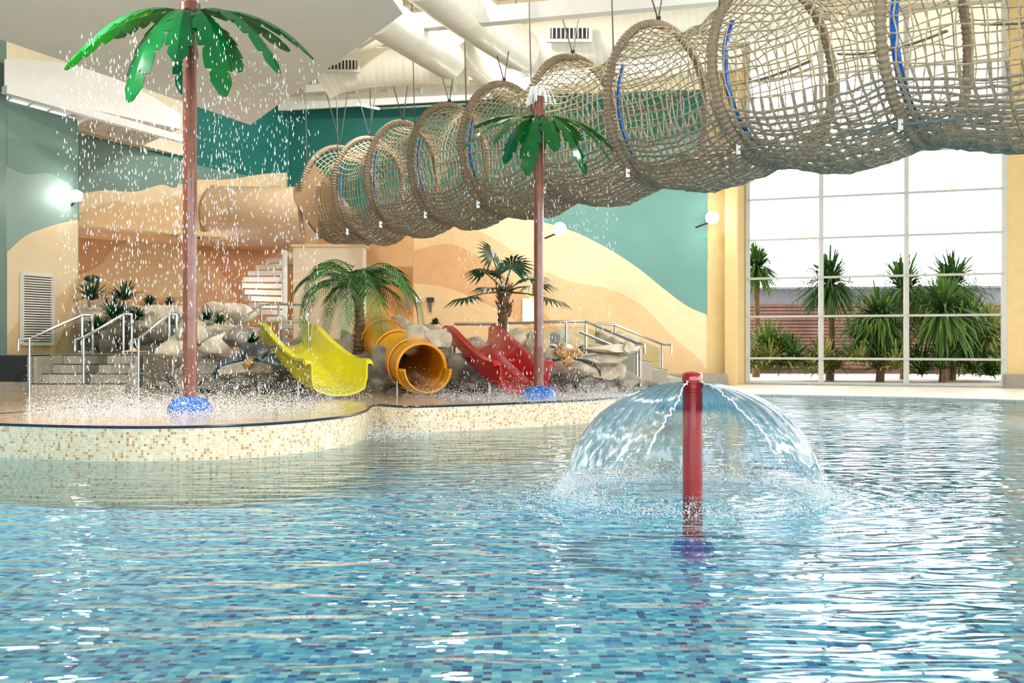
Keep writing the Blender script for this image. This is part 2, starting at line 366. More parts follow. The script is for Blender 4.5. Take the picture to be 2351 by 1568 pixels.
for i in range(28):
    z=zb+(zt-zb)*(i+0.5)/28; mb.beam((a.x,a.y-0.02,z),(b_.x,b_.y-0.02,z),0.05,0.028,'vent')
for q in (a,b_): mb.beam((q.x,q.y-.03,zb),(q.x,q.y-.03,zt),0.06,0.06,'vent')
for z in (zb,zt): mb.beam((a.x,a.y-.03,z),(b_.x,b_.y-.03,z),0.06,0.06,'vent')
mb.obj('louvre_vent',smooth=False)
mb=MB(); mb.add([(-13,-4.2,9.6),(21,-4.2,9.6),(21,36,9.6),(-13,36,9.6)],[(0,1,2,3)],'cream')
mb.obj('ceiling',smooth=False)
# window wall
D=(Vector(WN_B)-Vector(WN_A)); L=D.length; D.normalize()
def wp(s_,z,o=0.0):
    n=Vector((-D.y,D.x)); p=Vector(WN_A)+D*s_+n*o; return Vector((p.x,p.y,z))
WT=9.45
mb=MB()
mb.wall(BK_B,WN_A,0,9.8,0.35,'yellowwall')
mb.wall(PL(1664,29.6),PL(1690,29.5),0,9.6,0.35,'yellowwall')
mb.wall(wp(L,0),wp(L+1.0,0),0,9.8,0.35,'yellowwall'); mb.wall(wp(-.02,0),wp(L,0),WT,9.8,0.35,'cream')
mb.wall(wp(0,0),wp(L,0),-0.1,0.12,0.35,'decktile')
mb.wall(wp(L+7.3,0),wp(L+8.5,0),0,9.8,0.35,'yellowwall'); mb.wall(wp(L+1,0),wp(L+7.3,0),WT,9.8,0.35,'cream')
mb.obj('wall_right',smooth=False)
zs=[0.12,0.75,1.84,2.84,3.85,4.91,5.95,7.0,8.05,WT]
for wi,s0 in enumerate((0.0,L+1.0)):
    mb=MB()
    for s_ in (0.03,(1898-1714)/594*L*0.985,(2096-1714)/594*L*0.99,L-0.03):
        mb.beam(wp(s0+s_,0.12),wp(s0+s_,WT),0.07,0.12,'frame')
    for z in zs: mb.beam(wp(s0,z),wp(s0+L,z),0.1,0.055,'frame')
    a=wp(s0,0.1,0.05);b2=wp(s0+L,0.1,0.05)
    mb.add([a,b2,(b2.x,b2.y,WT),(a.x,a.y,WT)],[(0,1,2,3)],'winglass')
    mb.obj('window_%d'%(wi+1),smooth=False)
e2=wp(L+8.5,0)
def glazed(name,A,B,z0,z1,npier,pw,k='yellowwall'):
    mb=MB(); A=Vector((A[0],A[1]));B=Vector((B[0],B[1]))
    mb.wall(A,B,0,z0,.3,k); mb.wall(A,B,z1,9.6,.3,k)
    for i in range(npier+1):
        t=i/npier; c=A.lerp(B,t); dd=(B-A).normalized()*pw/2
        mb.wall(c-dd,c+dd,z0,z1,.3,k)
        if i<npier:
            for f in (1/3,2/3):
                c2=A.lerp(B,(i+f)/npier); mb.beam((c2.x,c2.y,z0),(c2.x,c2.y,z1),.07,.12,'frame')
    for j in range(1,6):
        z=z0+(z1-z0)*j/6; mb.beam((A.x,A.y,z),(B.x,B.y,z),.1,.05,'frame')
    mb.obj(name,smooth=False)
glazed('wall_side',(e2.x,e2.y),(17.5,-4),1.0,6.8,4,.8)
glazed('wall_front',(-11.2,-4),(17.5,-4),1.0,5.8,5,1.0)
mb=MB(); mb.wall(PL(1500,29.0),PL(1672,29.1),0.06,0.36,0.5,'greybase'); mb.wall(wp(L,0,-.12),wp(L+1,0,-.12),0.06,0.4,0.1,'greybase')
mb.obj('baseboard_back',smooth=False)

# ---------------- pool
WZ=-0.45
mb=MB(); mb.add([(-11.2,-4,WZ),(18,-4,WZ),(18,30,WZ),(-10.2,30,WZ)],[(0,1,2,3)],'pool'); mb.obj('pool_floor',smooth=False)
mb=MB(); mb.add([(-10.9,-3.9,0),(17.4,-3.9,0),(18,27,0),(-8,27,0)],[(0,1,2,3)],'water'); mb.obj('pool_water',smooth=False)
mb=MB()
pts=[PL(1380,26.5),PL(1720,24.8),PL(2060,23.6),PL(2351,22.3),PL(2800,20.0),(18,19),(20,40),(-2,40)]
top_=[Vector((*p,0.06)) for p in pts]; bot=[Vector((*p,WZ)) for p in pts]; n=len(pts)
mb.add(top_,[tuple(range(n))],'decktile')
mb.add(top_+bot,[(i,i+1,n+i+1,n+i) for i in range(n-1)],'decktile')
for i in range(4):
    a,b2=top_[i],top_[i+1]; mb.beam(a+Vector((0,-.02,0)),b2+Vector((0,-.02,0)),0.1,0.03,'white')
mb.obj('floor',smooth=False)
edge=[(-420,1030),(-250,1040),(-100,1046),(0,1050),(150,1056),(300,1059),(450,1057),(600,1049),(720,1036),(800,1022),(840,1006),(852,992),(868,987),(895,990),(950,993),(1050,989),(1150,984),(1300,975),(1400,966),(1470,952),(1515,930)]
E=[Vector((X(px,3108/(y-784)),3108/(y-784),0)) for px,y in edge]
E.append(Vector((2.6,24,0))); E=catmull(E,6)
PZ=0.34; n=len(E)
mb=MB(); acc=0;S=[0]
for i in range(1,n): acc+=(E[i]-E[i-1]).length; S.append(acc)
vs=[(e.x,e.y,PZ) for e in E]+[(e.x,e.y,WZ) for e in E]
fs=[(i,i+1,n+i+1,n+i) for i in range(n-1)]
uvs=[[(S[i],PZ),(S[i+1],PZ),(S[i+1],WZ),(S[i],WZ)] for i in range(n-1)]
mb.add(vs,fs,'beige',uvs)
mb.add([(e.x,e.y,PZ) for e in E]+[(2.6,29,PZ),(-9.4,29,PZ),(-9.8,22,PZ),(-10.3,12.6,PZ)],[tuple(range(n+4))],'floor')
mb.tube([(e.x,e.y,PZ-.003) for e in E],0.016,'navy',6)
back=[P(-250,965,11.9)]+[Vector((X(px,2219/(y-784)),2219/(y-784),PZ)) for px,y in [(-120,957),(0,950),(150,938),(330,929),(520,926),(700,922)]]
back[0].z=PZ; back=catmull(back,6)
st=[]
for i,p in enumerate(back):
    st.append((p.x,p.y,PZ+.004)); st.append((p.x,p.y+0.22,PZ+.004))
mb.add(st,[(2*i,2*i+2,2*i+3,2*i+1) for i in range(len(back)-1)],'navy')
mb.obj('splash_platform')
UZ=0.95
mb=MB()
mb.add([(-9.6,20.6,UZ),(X(1400,22),20.9,UZ),(X(1385,25),25,UZ),(X(1375,30),30,UZ),(-9,36,UZ),(-9.6,20.6,PZ),(X(1400,22),20.9,PZ),(X(1385,25),25,PZ),(X(1375,30),30,PZ)],
 [(0,1,2,3,4),(0,5,6,1),(1,6,7,2),(2,7,8,3)],'stone')
mb.wall(PL(-140,19.5),PL(66,19.5),PZ,UZ,0.9,'dark'); mb.wall(PL(-140,19.45),PL(68,19.45),PZ,0.5,0.1,'stone')
mb.obj('floor_upper_deck',smooth=False)
mb=MB()
for i in range(4):
    z0=PZ; z1=PZ+0.152*(i+1); y=18.7+0.45*i
    mb.box((X(215,19.4),(y+20.8)/2,(z0+z1)/2),(1.55,20.8-y,z1-z0),'stone')
    mb.box((X(215,19.4),y+.02,z1+.001),(1.54,0.06,0.012),'dark')
for s_ in (-1,1): mb.box((X(215,19.4)+s_*0.86,19.9,PZ+.3),(0.16,1.9,.6),'stone')
mb.obj('entry_steps',smooth=False)
mb=MB()
for i in range(4):
    z1=UZ-.152*i
    mb.box((X(1410,22)+.25+.3*i,22.6,(z1+PZ)/2),(0.3,1.6,z1-PZ),'stone')
    mb.box((X(1410,22)+.39+.3*i,22.6,z1),(0.03,1.58,.012),'dark')
mb.obj('entry_steps.001',smooth=False)

# ---------------- ceiling canopy
mb=MB(); cz=6.0
poly=[P(-300,-20,(cz-CAMZ)*F/(HY+20)), P(0,90,(cz-CAMZ)*F/(HY-90)), P(575,287,(cz-CAMZ)*F/(HY-287)), P(925,32,(cz-CAMZ)*F/(HY-32)), P(860,-60,(cz-CAMZ)*F/(HY+60)),Vector((-2.8,9,cz)),Vector((-10,9,cz))]
vs=poly+[p+Vector((0,0,.18)) for p in poly]; n=len(poly)
mb.add(vs,[tuple(range(n)),tuple(range(2*n-1,n-1,-1))]+[(i,(i+1)%n,n+(i+1)%n,n+i) for i in range(n)],'canopy')
mb.obj('ceiling_canopy_panel',smooth=False)
mb=MB()
A0=P(10,190,21.5);B0=P(415,262,25.5)
z0=5.95
arc=[]
for i in range(21):
    t=i/20; p=A0.lerp(B0,t); h=0.25+0.55*math.sin(math.pi*min(1,t*0.75+0.2))
    arc.append((Vector((p.x,p.y,z0)),Vector((p.x,p.y,z0+h))))
vs=[];fs=[]
for a,b2 in arc: vs+= [a,b2,a+Vector((-1.6,2.2,0)),b2+Vector((-1.6,2.2,0))]
for i in range(20):
    o=4*i; fs+=[(o,o+4,o+5,o+1),(o+1,o+5,o+7,o+3),(o,o+2,o+6,o+4)]
mb.add(vs,fs,'white')
for i in range(9):
    p=A0.lerp(B0,i/9+.05); mb.beam((p.x,p.y,z0-.03),(p.x-1.6,p.y+2.2,z0-.03),0.05,0.06,'white')
mb.beam((B0.x+.1,B0.y,5.7),(A0.x,A0.y,5.7+.25),0.15,0.15,'white')
mb.obj('ceiling_soffit',smooth=False)
e=empty('roof_steel_beams')
mb=MB()
def cb(px1,py1,px2,py2,z,w,h,k='white'):
    d1=(z-CAMZ)*F/(HY-py1); d2=(z-CAMZ)*F/(HY-py2); mb.beam(P(px1,py1,d1),P(px2,py2,d2),w,h,k)
cb(850,62,1660,-12,6.9,0.25,0.28)
cb(930,30,700,180,7.2,0.12,0.2)
cb(640,240,1130,212,7.75,0.1,0.35)
cb(700,205,1210,165,8.0,0.12,0.2)
for i in range(9):
    px=690+i*75; cb(px,238-i*5,px+55-0*i,222-i*5,7.9,0.12,0.16)
cb(830,150,1700,60,8.6,0.14,0.3); cb(1400,10,2200,-40,8.8,0.15,.3)
cb(820,240,870,250,7.2,0.06,0.06); cb(860,250,1130,236,7.3,0.05,0.05,'cable')
for i in range(9): mb.beam((-5+1.4*i,12,9.3),(-3+1.4*i,29,9.3),0.15,0.35,'cream')
for i in range(5): mb.beam((-6,16+3.0*i,9.1),(12,15+2.6*i,9.1),0.18,0.4,'cream')
mb.obj('beams',e,smooth=False)
e=empty('ventilation_ducts')
def duct(pts,r,nm):
    mb=MB(); c=catmull(pts,10); out_=[];rad=[]
    L_=sum((c[i+1]-c[i]).length for i in range(len(c)-1)); nstep=int(L_/0.05); cum=[0]
    for i in range(len(c)-1): cum.append(cum[-1]+(c[i+1]-c[i]).length)
    j=0
    for s_ in range(nstep+1):
        l=L_*s_/nstep
        while j<len(c)-2 and cum[j+1]<l: j+=1
        t=(l-cum[j])/max(1e-6,cum[j+1]-cum[j]); out_.append(c[j].lerp(c[j+1],min(t,1))); rad.append(r*(1.02 if s_%3==0 else 1.0))
    mb.tube(out_,rad,'duct',24); return mb.obj(nm,e)
duct([P(735,190,25),P(780,168,25),P(900,152,25),P(1075,150,25)],0.42,'duct_a')
duct([P(860,30,19),P(960,95,21),P(1030,140,23)],0.36,'duct_b')
duct([P(960,-60,18),P(1060,20,20),P(1190,110,23.5),P(1230,125,24)],0.42,'duct_c')
duct([P(1190,118,24),P(1400,85,23.9),P(1640,45,23.8),P(1850,10,23.7)],0.54,'duct_d')
duct([P(1040,70,23),P(1090,140,25),P(1190,215,28)],0.33,'duct_e')
duct([P(740,110,22),P(860,75,24),P(1000,40,26)],0.3,'duct_f')
duct([P(1150,190,28),P(1400,165,28),P(1700,130,27)],0.28,'duct_g')
def grille(px,py,d,w,h,nm):
    mb=MB(); c=P(px,py,d); mb.box(c,(w,0.1,h),'vent'); mb.box(c+Vector((0,-.055,0)),(w*.84,.02,h*.62),'dark')
    for i in range(9): mb.box(c+Vector((-w*.38+w*.76*i/8,-.075,0)),(0.025,.03,h*.62),'vent')
    mb.obj(nm,smooth=False)
grille(1307,78,23.2,0.92,0.34,'air_grille'); grille(785,150,24.4,0.78,0.3,'air_grille.001')

# ---------------- net tunnel
TS=1.27
rings=[(-3.46,22.9,.80,.93),(-2.75,21.9,.70,.93),(-1.96,20.4,.66,.95),(-1.04,18.9,.70,.95),(-.12,17.4,.72,.96),(.84,15.75,.74,.96),(1.82,14.15,.76,.97),(2.88,12.45,.96,.99),(4.05,11.1,1.0,1.0),(5.6,9.9,.9,1.0),(7.1,8.8,.9,.98)]
rings=[tuple(v*TS for v in r_) for r_ in rings]
TC=CAMZ+2.95*TS
tun=empty('rope_net_tunnel')
RP=[Vector((a,b_,TC)) for a,b_,_,_ in rings]
def frame(i):
    t=(RP[min(i+1,len(RP)-1)]-RP[max(i-1,0)]).normalized()
    side=Vector((-t.y,t.x,0)).normalized()
    if side.x<0: side=-side
    return side
SD=[frame(i) for i in range(len(RP))]
def npt(i,t,phi,off=0.0):
    j=min(i+1,len(RP)-1)
    p0=RP[max(i-1,0)];p1=RP[i];p2=RP[j];p3=RP[min(j+1,len(RP)-1)]
    c=0.5*((2*p1)+(p2-p0)*t+(2*p0-5*p1+4*p2-p3)*t*t+(3*p1-p0-3*p2+p3)*t**3)
    sd=SD[i].lerp(SD[j],t).normalized()
    a=rings[i][2]*(1-t)+rings[j][2]*t+off; b2=rings[i][3]*(1-t)+rings[j][3]*t+off
    s_=math.sin(math.pi*t)
    sp_=math.sin(phi)
    a*=(1-.06*s_)
    dz=-(0.24 if sp_<0 else 0.36)*s_*abs(sp_)**0.7
    return c+sd*a*math.cos(phi)+Vector((0,0,b2*sp_+dz))
mb=MB()
NL=46
for i in range(len(RP)-1):
    seg=(RP[i+1]-RP[i]).length; Mx=max(6,int(seg/0.15))
    grid=[]
    for a in range(Mx+1):
        row=[]
        for j in range(NL):
            ph=2*math.pi*j/NL; p=npt(i,a/Mx,ph)
            if 0<a<Mx: p=p+noise.noise_vector(p*2.4)*0.05+noise.noise_vector(p*9)*0.018
            row.append(p)
        grid.append(row)
    for j in range(NL):
        low=math.sin(2*math.pi*j/NL)<-0.4
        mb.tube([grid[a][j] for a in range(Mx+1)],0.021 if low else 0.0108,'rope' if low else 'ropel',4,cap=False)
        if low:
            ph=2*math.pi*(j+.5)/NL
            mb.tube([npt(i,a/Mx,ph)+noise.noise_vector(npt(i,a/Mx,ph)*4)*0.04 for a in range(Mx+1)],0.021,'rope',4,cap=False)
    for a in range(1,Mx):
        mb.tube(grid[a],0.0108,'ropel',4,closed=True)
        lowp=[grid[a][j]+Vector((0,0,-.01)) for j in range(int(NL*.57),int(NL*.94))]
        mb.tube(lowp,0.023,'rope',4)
mb.obj('net',tun)
mb=MB()
for i in range(len(RP)):
    n=220; ii=min(i,len(RP)-2); tt=0 if i<len(RP)-1 else 1
    pts=[npt(ii,tt,2*math.pi*j/n,0.03) for j in range(n)]
    mb.tube(pts,[0.078 if j%2 else 0.062 for j in range(n)],'ring',8,closed=True)
mb.obj('rings',tun)
mb=MB()
for i in range(1,len(RP)-1):
    pts=[npt(i,0.04,math.radians(a),-0.10) for a in range(152,250,4)]
    mb.tube(pts,0.055,'blue',6,flat=0.5)
mb.obj('blue_padding',tun)
mb=MB()
for i in range(len(RP)-1):
    j2=i+1 if i+1<len(RP)-1 else i; t2=0 if i+1<len(RP)-1 else 1
    mb.tube([npt(i,0,math.radians(236),0.14),npt(j2,t2,math.radians(236),0.14)],0.012,'steel',5)
    c=npt(i,0,math.radians(236),0.12); mb.box(c,(0.06,0.06,0.16),'steel')
    tp=npt(i,0,math.radians(90),0.09)
    mb.box(tp,(.07,.07,.12),'dark')
    mb.tube([tp,Vector((tp.x-.9,tp.y+.3,9.5))],0.012,'cable',4)
    mb.tube([tp,Vector((tp.x+.5,tp.y-.2,9.5))],0.012,'cable',4)
    tp=npt(i,0,math.radians(150),0.05); mb.tube([tp,Vector((tp.x-.1,tp.y+.1,9.5))],0.011,'cable',4)
mb.obj('cables',tun)
mb=MB()
for i in range(2,len(RP)-1):
    mb.tube([npt(i,.1+.8*k/8,math.radians(20),-0.03) for k in range(9)],0.045,'rope',6,flat=.4)
mb.obj('inner_straps',tun)
mb=MB()
pts=catmull([P(485,494,29.9),P(560,497,29.6),P(640,499,29.3),P(712,499,29.1)],6)
mb.tube(pts,[0.78]*len(pts),'sleeve',36,cap=True)
mb.tube([P(500,494,29.85),P(504,494,29.83)],[0.81,.81],'sleeve2',36)
f0=pts[-1]; pts2=[f0+Vector((-.02,0,0)),f0.lerp(RP[0],.45),f0.lerp(RP[0],.95)]
mb.tube(pts2,[0.79,0.9,1.04],'sleeve2',36,cap=False)
mb.obj('tube_sleeve',tun)
mb=MB(); mb.wall(PL(180,25.6),PL(520,28.6),3.80,3.90,.5,'sand2'); mb.obj('trim_1',smooth=False)

mb=MB(); mb.box((X(752,27),27.4,UZ+1.25),(1.65,0.7,2.5),'tanpaint'); mb.box((X(752,27),27.4,UZ+2.52),(1.75,0.8,.06),'sand2')
mb.obj('wall_column',smooth=False)
mb=MB(); c=Vector((X(650,28.6),28.8,0)); mb.tube([(c.x,c.y,UZ),(c.x,c.y,3.5)],0.07,'white',12)
for i in range(15):
    z=UZ+0.17*(i+1); a0=math.radians(200-i*17)+2.2; r_=1.05
    q=[Vector((c.x,c.y,z))]+[Vector((c.x+r_*math.cos(a0+math.radians(k*8)),c.y+r_*math.sin(a0+math.radians(k*8)),z)) for k in range(4)]
    vs=q+[v-Vector((0,0,.12)) for v in q]; n=5
    mb.add(vs,[tuple(range(n)),tuple(range(2*n-1,n-1,-1))]+[(i2,(i2+1)%n,n+(i2+1)%n,n+i2) for i2 in range(n)],'white')
mb.obj('spiral_staircase',smooth=False)

# ---------------- rocks
bm=bmesh.new(); bmesh.ops.create_icosphere(bm,subdivisions=3,radius=1); IV=[v.co.copy() for v in bm.verts]; IF=[tuple(v.index for v in f.verts) for f in bm.faces]; bm.free()
def rock(mb,c,s_,k,seed):
    rnd=random.Random(seed); pl=[]
    for _ in range(11):
        n_=Vector((rnd.gauss(0,1),rnd.gauss(0,1),rnd.gauss(0,1))).normalized(); pl.append((n_,rnd.uniform(.5,.78)))
    rz=rnd.uniform(0,6.28); cr,sr=math.cos(rz*.15),math.sin(rz*.15); vs=[]
    for v in IV:
        w=v.copy()
        for n_,dd in pl:
            o=w.dot(n_)-dd
            if o>0: w-=n_*o*.92
        w*=1.2+.16*noise.noise(v*1.6+Vector((seed,0,0)))+.07*noise.noise(v*6+Vector((0,seed,0)))
        w=Vector((w.x*s_[0],w.y*s_[1],w.z*s_[2])); vs.append(Vector((w.x*cr-w.y*sr,w.x*sr+w.y*cr,w.z))+Vector(c))
    mb.add(vs,IF,k)
mb=MB(); sd=1
def rpx(px,py,d,wpx,hpx,k='rock',dep=.8):
    global sd
    sd+=1; rock(mb,P(px,py,d),(wpx/2*d/F,dep*wpx/2*d/F,hpx/2*d/F),k,sd)
for (px,py,w,h,k) in [(440,880,110,70,'rockd'),(520,885,90,60,'rockd'),(590,880,120,70,'rockd'),(660,888,90,50,'rockd'),(410,800,90,80,'rock'),(470,850,90,60,'rockd'),(580,850,130,50,'rock'),(500,790,80,50,'rock'),
  (440,770,80,50,'rock'),(545,775,70,50,'rockd'),(880,850,70,100,'rockd'),(870,895,90,50,'rockd'),(905,880,70,60,'rockd'),(1060,850,80,70,'rockd'),(1045,885,90,50,'rockd'),(1100,885,70,50,'rockd'),(1000,780,70,50,'rock'),(965,770,60,50,'rock'),
  (1280,870,120,80,'rockd'),(1340,880,90,60,'rockd'),(1310,845,120,50,'rock'),(1390,875,90,70,'rockd'),(1440,885,80,50,'rockd'),(1395,802,120,28,'rock'),(1395,825,110,36,'rock'),(1400,850,100,50,'rock'),(1445,800,50,30,'rock'),(1270,820,60,60,'rock'),(1490,885,50,30,'rockd')]:
    rpx(px,py,19.2,w,h,k)
for (px,py,w,h) in [(770,800,70,60),(800,790,60,60),(850,785,50,50),(590,790,60,60),(760,830,50,60),(1010,800,60,50),(1190,780,60,50),(1150,790,50,40),(1090,795,60,40),(960,800,70,60),(1230,790,50,60),(940,770,60,50),(920,745,50,40),(985,765,50,40),(700,790,50,40)]:
    rpx(px,py,21.4,w,h,'rock')
R2=random.Random(3)
for i in range(26):
    rpx(200+R2.uniform(0,290),R2.uniform(705,800),23+R2.uniform(0,1.2),R2.uniform(40,90),R2.uniform(30,60),R2.choice(['rock','rock','rockd']))
for (px,py,w,h,d) in [(230,745,180,110,24.5),(330,725,220,50,25),(470,735,120,60,25),(240,705,90,50,25),(520,720,120,50,26),(380,745,180,80,24),(510,770,160,60,22.5)]:
    rpx(px,py,d,w,h,'rock')
for i in range(20):
    rpx(R2.uniform(840,1480),R2.uniform(770,815),22.5+R2.uniform(0,1),R2.uniform(35,70),R2.uniform(25,50),'rock')
for i in range(34):
    px=380+i*33+R2.uniform(-10,10)
    if 690<px<860 or 920<px<1015 or 1140<px<1250: continue
    rpx(px,895+R2.uniform(-8,6),18.9,R2.uniform(30,60),R2.uniform(18,36),'rockd')
for (px,w) in [(450,220),(640,200),(870,200),(1060,220),(1290,260)]:
    rpx(px,870,20.6,w,110,'rockd',.5)
mb.obj('rock_landscape')

# ---------------- slides
def slide(name,path,hw,wh,k):
    mb=MB(); c=catmull(path,8); n=len(c)
    vs=[]
    for i,p in enumerate(c):
        t=(c[min(i+1,n-1)]-c[max(i-1,0)]); t.z=0; t.normalize(); side=Vector((-t.y,t.x,0)); 
        if side.x<0: side=-side
        f=i/(n-1); w=hw; hgt=wh*(0.85+.25*f)
        if f>0.94: hgt*=1-(f-.94)/.06*.12
        cross=[(-w-.07,hgt-.03),(-w-.06,hgt),(-w,hgt),(-w*.99,hgt*.55),(-w*.9,hgt*.22),(-w*.68,.05),(-w*.3,0),(0,0),(w*.3,0),(w*.68,.05),(w*.9,hgt*.22),(w*.99,hgt*.55),(w,hgt),(w+.06,hgt),(w+.07,hgt-.03)]
        for a,b2 in cross: vs.append(p+side*a+Vector((0,0,b2)))
    m_=15; fs=[(i*m_+j,i*m_+j+1,(i+1)*m_+j+1,(i+1)*m_+j) for i in range(n-1) for j in range(m_-1)]
    mb.add(vs,fs,k); return mb.obj(name,solid=0.025)
def G(px,d,z): return Vector((X(px,d),d,z))
slide('yellow_slide',[G(645,21.0,1.06),G(665,20.3,1.03),G(700,19.2,.70),G(745,18.0,.42),G(780,17.0,.37)],0.43,0.50,'yellow')
slide('red_slide',[G(1075,21.0,1.05),G(1090,20.3,1.02),G(1130,19.2,.70),G(1175,18.1,.43),G(1205,17.4,.38)],0.40,0.46,'red')
mb=MB(); c=catmull([G(862,22.0,1.34),G(885,20.9,1.16),G(925,19.6,.90),G(968,18.2,.76)],10)
r0=.38
mb.tube(c,r0,'orange',32,cap=False)
n=len(c)
for i in (0,9,17,25):
    if i<n-1: mb.tube([c[i].lerp(c[i+1],0),c[i].lerp(c[i+1],.45)],r0+.045,'orange',32,cap=False)
mb.tube([c[-2].lerp(c[-1],.5),c[-1]],r0+.02,'orange',32,cap=False)
t=(c[-1]-c[-2]); t.z=0; t.normalize(); side=Vector((-t.y,t.x,0)); side=side if side.x>0 else -side
vs=[];K=18
for s_ in range(5):
    p=c[-1]+t*(s_*.12)
    for j in range(K+1):
        a=math.pi+math.pi*j/K
        vs.append(p+side*math.cos(a)*r0+Vector((0,0,math.sin(a)*r0)))
mb.add(vs,[(s_*(K+1)+j,s_*(K+1)+j+1,(s_+1)*(K+1)+j+1,(s_+1)*(K+1)+j) for s_ in range(4) for j in range(K)],'orange')
mb.obj('tube_slide',solid=0.02)
mb=MB()
for px,y0,d in [(685,835,18.2),(912,868,18.6),(1123,815,18.6)]:
    mb.tube([P(px,y0,d),(X(px,d),d,PZ)],0.03,'steel',10)
mb.obj('slide_support_posts')

# ---------------- railings
def rail(mb,pts,floors,glass=True,posts=True):
    W=[P(*p) for p in pts]; mb.tube(W,0.026,'steel',8)
    for i,(w,fz) in enumerate(zip(W,floors)):
        if fz is not None: mb.tube([w,(w.x,w.y,fz)],0.024,'steel',8)
    W2=[(w,fz) for w,fz in zip(W,floors) if fz is not None]
    if glass:
        for (a,fa),(b2,fb) in zip(W2[:-1],W2[1:]):
            a1=a.lerp(b2,.05);b1=a.lerp(b2,.95)
            mb.add([(a1.x,a1.y,fa+.08),(b1.x,b1.y,fb+.08),(b1.x,b1.y,b1.z-.1),(a1.x,a1.y,a1.z-.1)],[(0,1,2,3)],'glass')
mb=MB()
rail(mb,[(42,805,18.7),(42,780,18.7),(68,778,18.8),(188,724,21.0),(212,724,21.2),(212,752,21.2)],[None,None,PZ,UZ,UZ,None])
rail(mb,[(172,806,18.7),(172,780,18.7),(192,776,18.8),(283,722,21.0),(302,722,21.2),(302,750,21.2)],[None,None,PZ,UZ,UZ,None])
rail(mb,[(300,806,18.7),(300,782,18.7),(318,778,18.8),(388,722,21.0),(405,722,21.2),(405,750,21.2)],[None,None,PZ,UZ,UZ,None])
mb.obj('stair_railing')
mb=MB()
rail(mb,[(600,738,20.6),(708,738,20.6)],[UZ-.2,UZ-.2],False)
rail(mb,[(552,736,22.6),(600,700,24),(640,698,24.6),(700,700,24.6)],[UZ,UZ,UZ,UZ],False)
mb.obj('slide_railing')
mb=MB()
rail(mb,[(1043,744,20.8),(1140,744,20.8)],[UZ-.2,UZ-.2],False)
mb.obj('slide_railing.001')
mb=MB()
rail(mb,[(1165,742,22),(1245,740,22),(1300,738,22),(1345,738,22),(1462,788,20.4),(1480,790,20.3),(1480,812,20.3)],[UZ,UZ,UZ,UZ,PZ+.2,None,None])
rail(mb,[(1330,762,20.9),(1410,795,20.2),(1470,800,20)],[None,None,PZ],False)
rail(mb,[(1370,742,24),(1412,746,24),(1520,790,22.6),(1541,792,22.5),(1541,812,22.5)],[UZ,UZ,PZ,None,None])
mb.obj('stair_railing.001')

# ---------------- plants
def feather_palm(name,base,top,R,nf,seed,leafk):
    rnd=random.Random(seed); e=empty(name)
    mb=MB(); pts=catmull([base,base.lerp(top,.5)+Vector((.03,0,0)),top],14); 
    rd=[ (0.095-.02*i/len(pts))*(1.18 if i%2 else .95) for i in range(len(pts))]
    mb.tube(pts,rd,'trunk',12)
    for i in range(40):
        a=rnd.uniform(0,6.28); z=rnd.uniform(-.25,.12); p=top+Vector((math.cos(a)*.08,math.sin(a)*.08,z)); mb.tube([p,p+Vector((math.cos(a)*.1,math.sin(a)*.1,.16))],[.03,.008],'trunk',5)
    mb.obj('trunk',e)
    mb=MB()
    for f in range(nf):
        az=2*math.pi*f/nf+rnd.uniform(-.15,.15); el=[1.3,.8,1.05,.55][f%4]+rnd.uniform(-.1,.1); Lf=R*rnd.uniform(.85,1.12)
        p=top.copy(); n=16; pts=[p.copy()]
        for i in range(n):
            st=Lf/n; dr=max(-1.45,el-(i/n)**1.0*(2.1+el*.9))
            p=p+Vector((math.cos(az)*math.cos(dr),math.sin(az)*math.cos(dr),math.sin(dr)))*st; pts.append(p.copy())
        mb.tube(pts,[.018*(1-.8*i/n) for i in range(n+1)],leafk,5)
        fine=catmull(pts,2)
        for i,q in enumerate(fine):
            t=i/len(fine)
            if t<.12: continue
            tan=(fine[min(i+1,len(fine)-1)]-fine[max(0,i-1)]).normalized(); side=Vector((-math.sin(az),math.cos(az),0))
            ll=Lf*.18*math.sin(math.pi*min(1,.16+t*.8))**.6+.05
            for s_ in (-1,1):
                d_=(side*s_*.75+tan*.7+Vector((0,0,-.35+rnd.uniform(-.15,.15)))).normalized(); tip=q+d_*ll+Vector((0,0,-.1*ll)); w=tan*.013
                md=q.lerp(tip,.45)+Vector((0,0,.02))
                mb.add([q-w*.5,q+w*.5,md+w,tip,md-w],[(0,1,2,3,4)],leafk)
    mb.obj('fronds',e)
feather_palm('date_palm_tree',Vector((X(822,20.9),20.9,UZ)),P(822,668,20.9),1.8,18,8,'leaf')
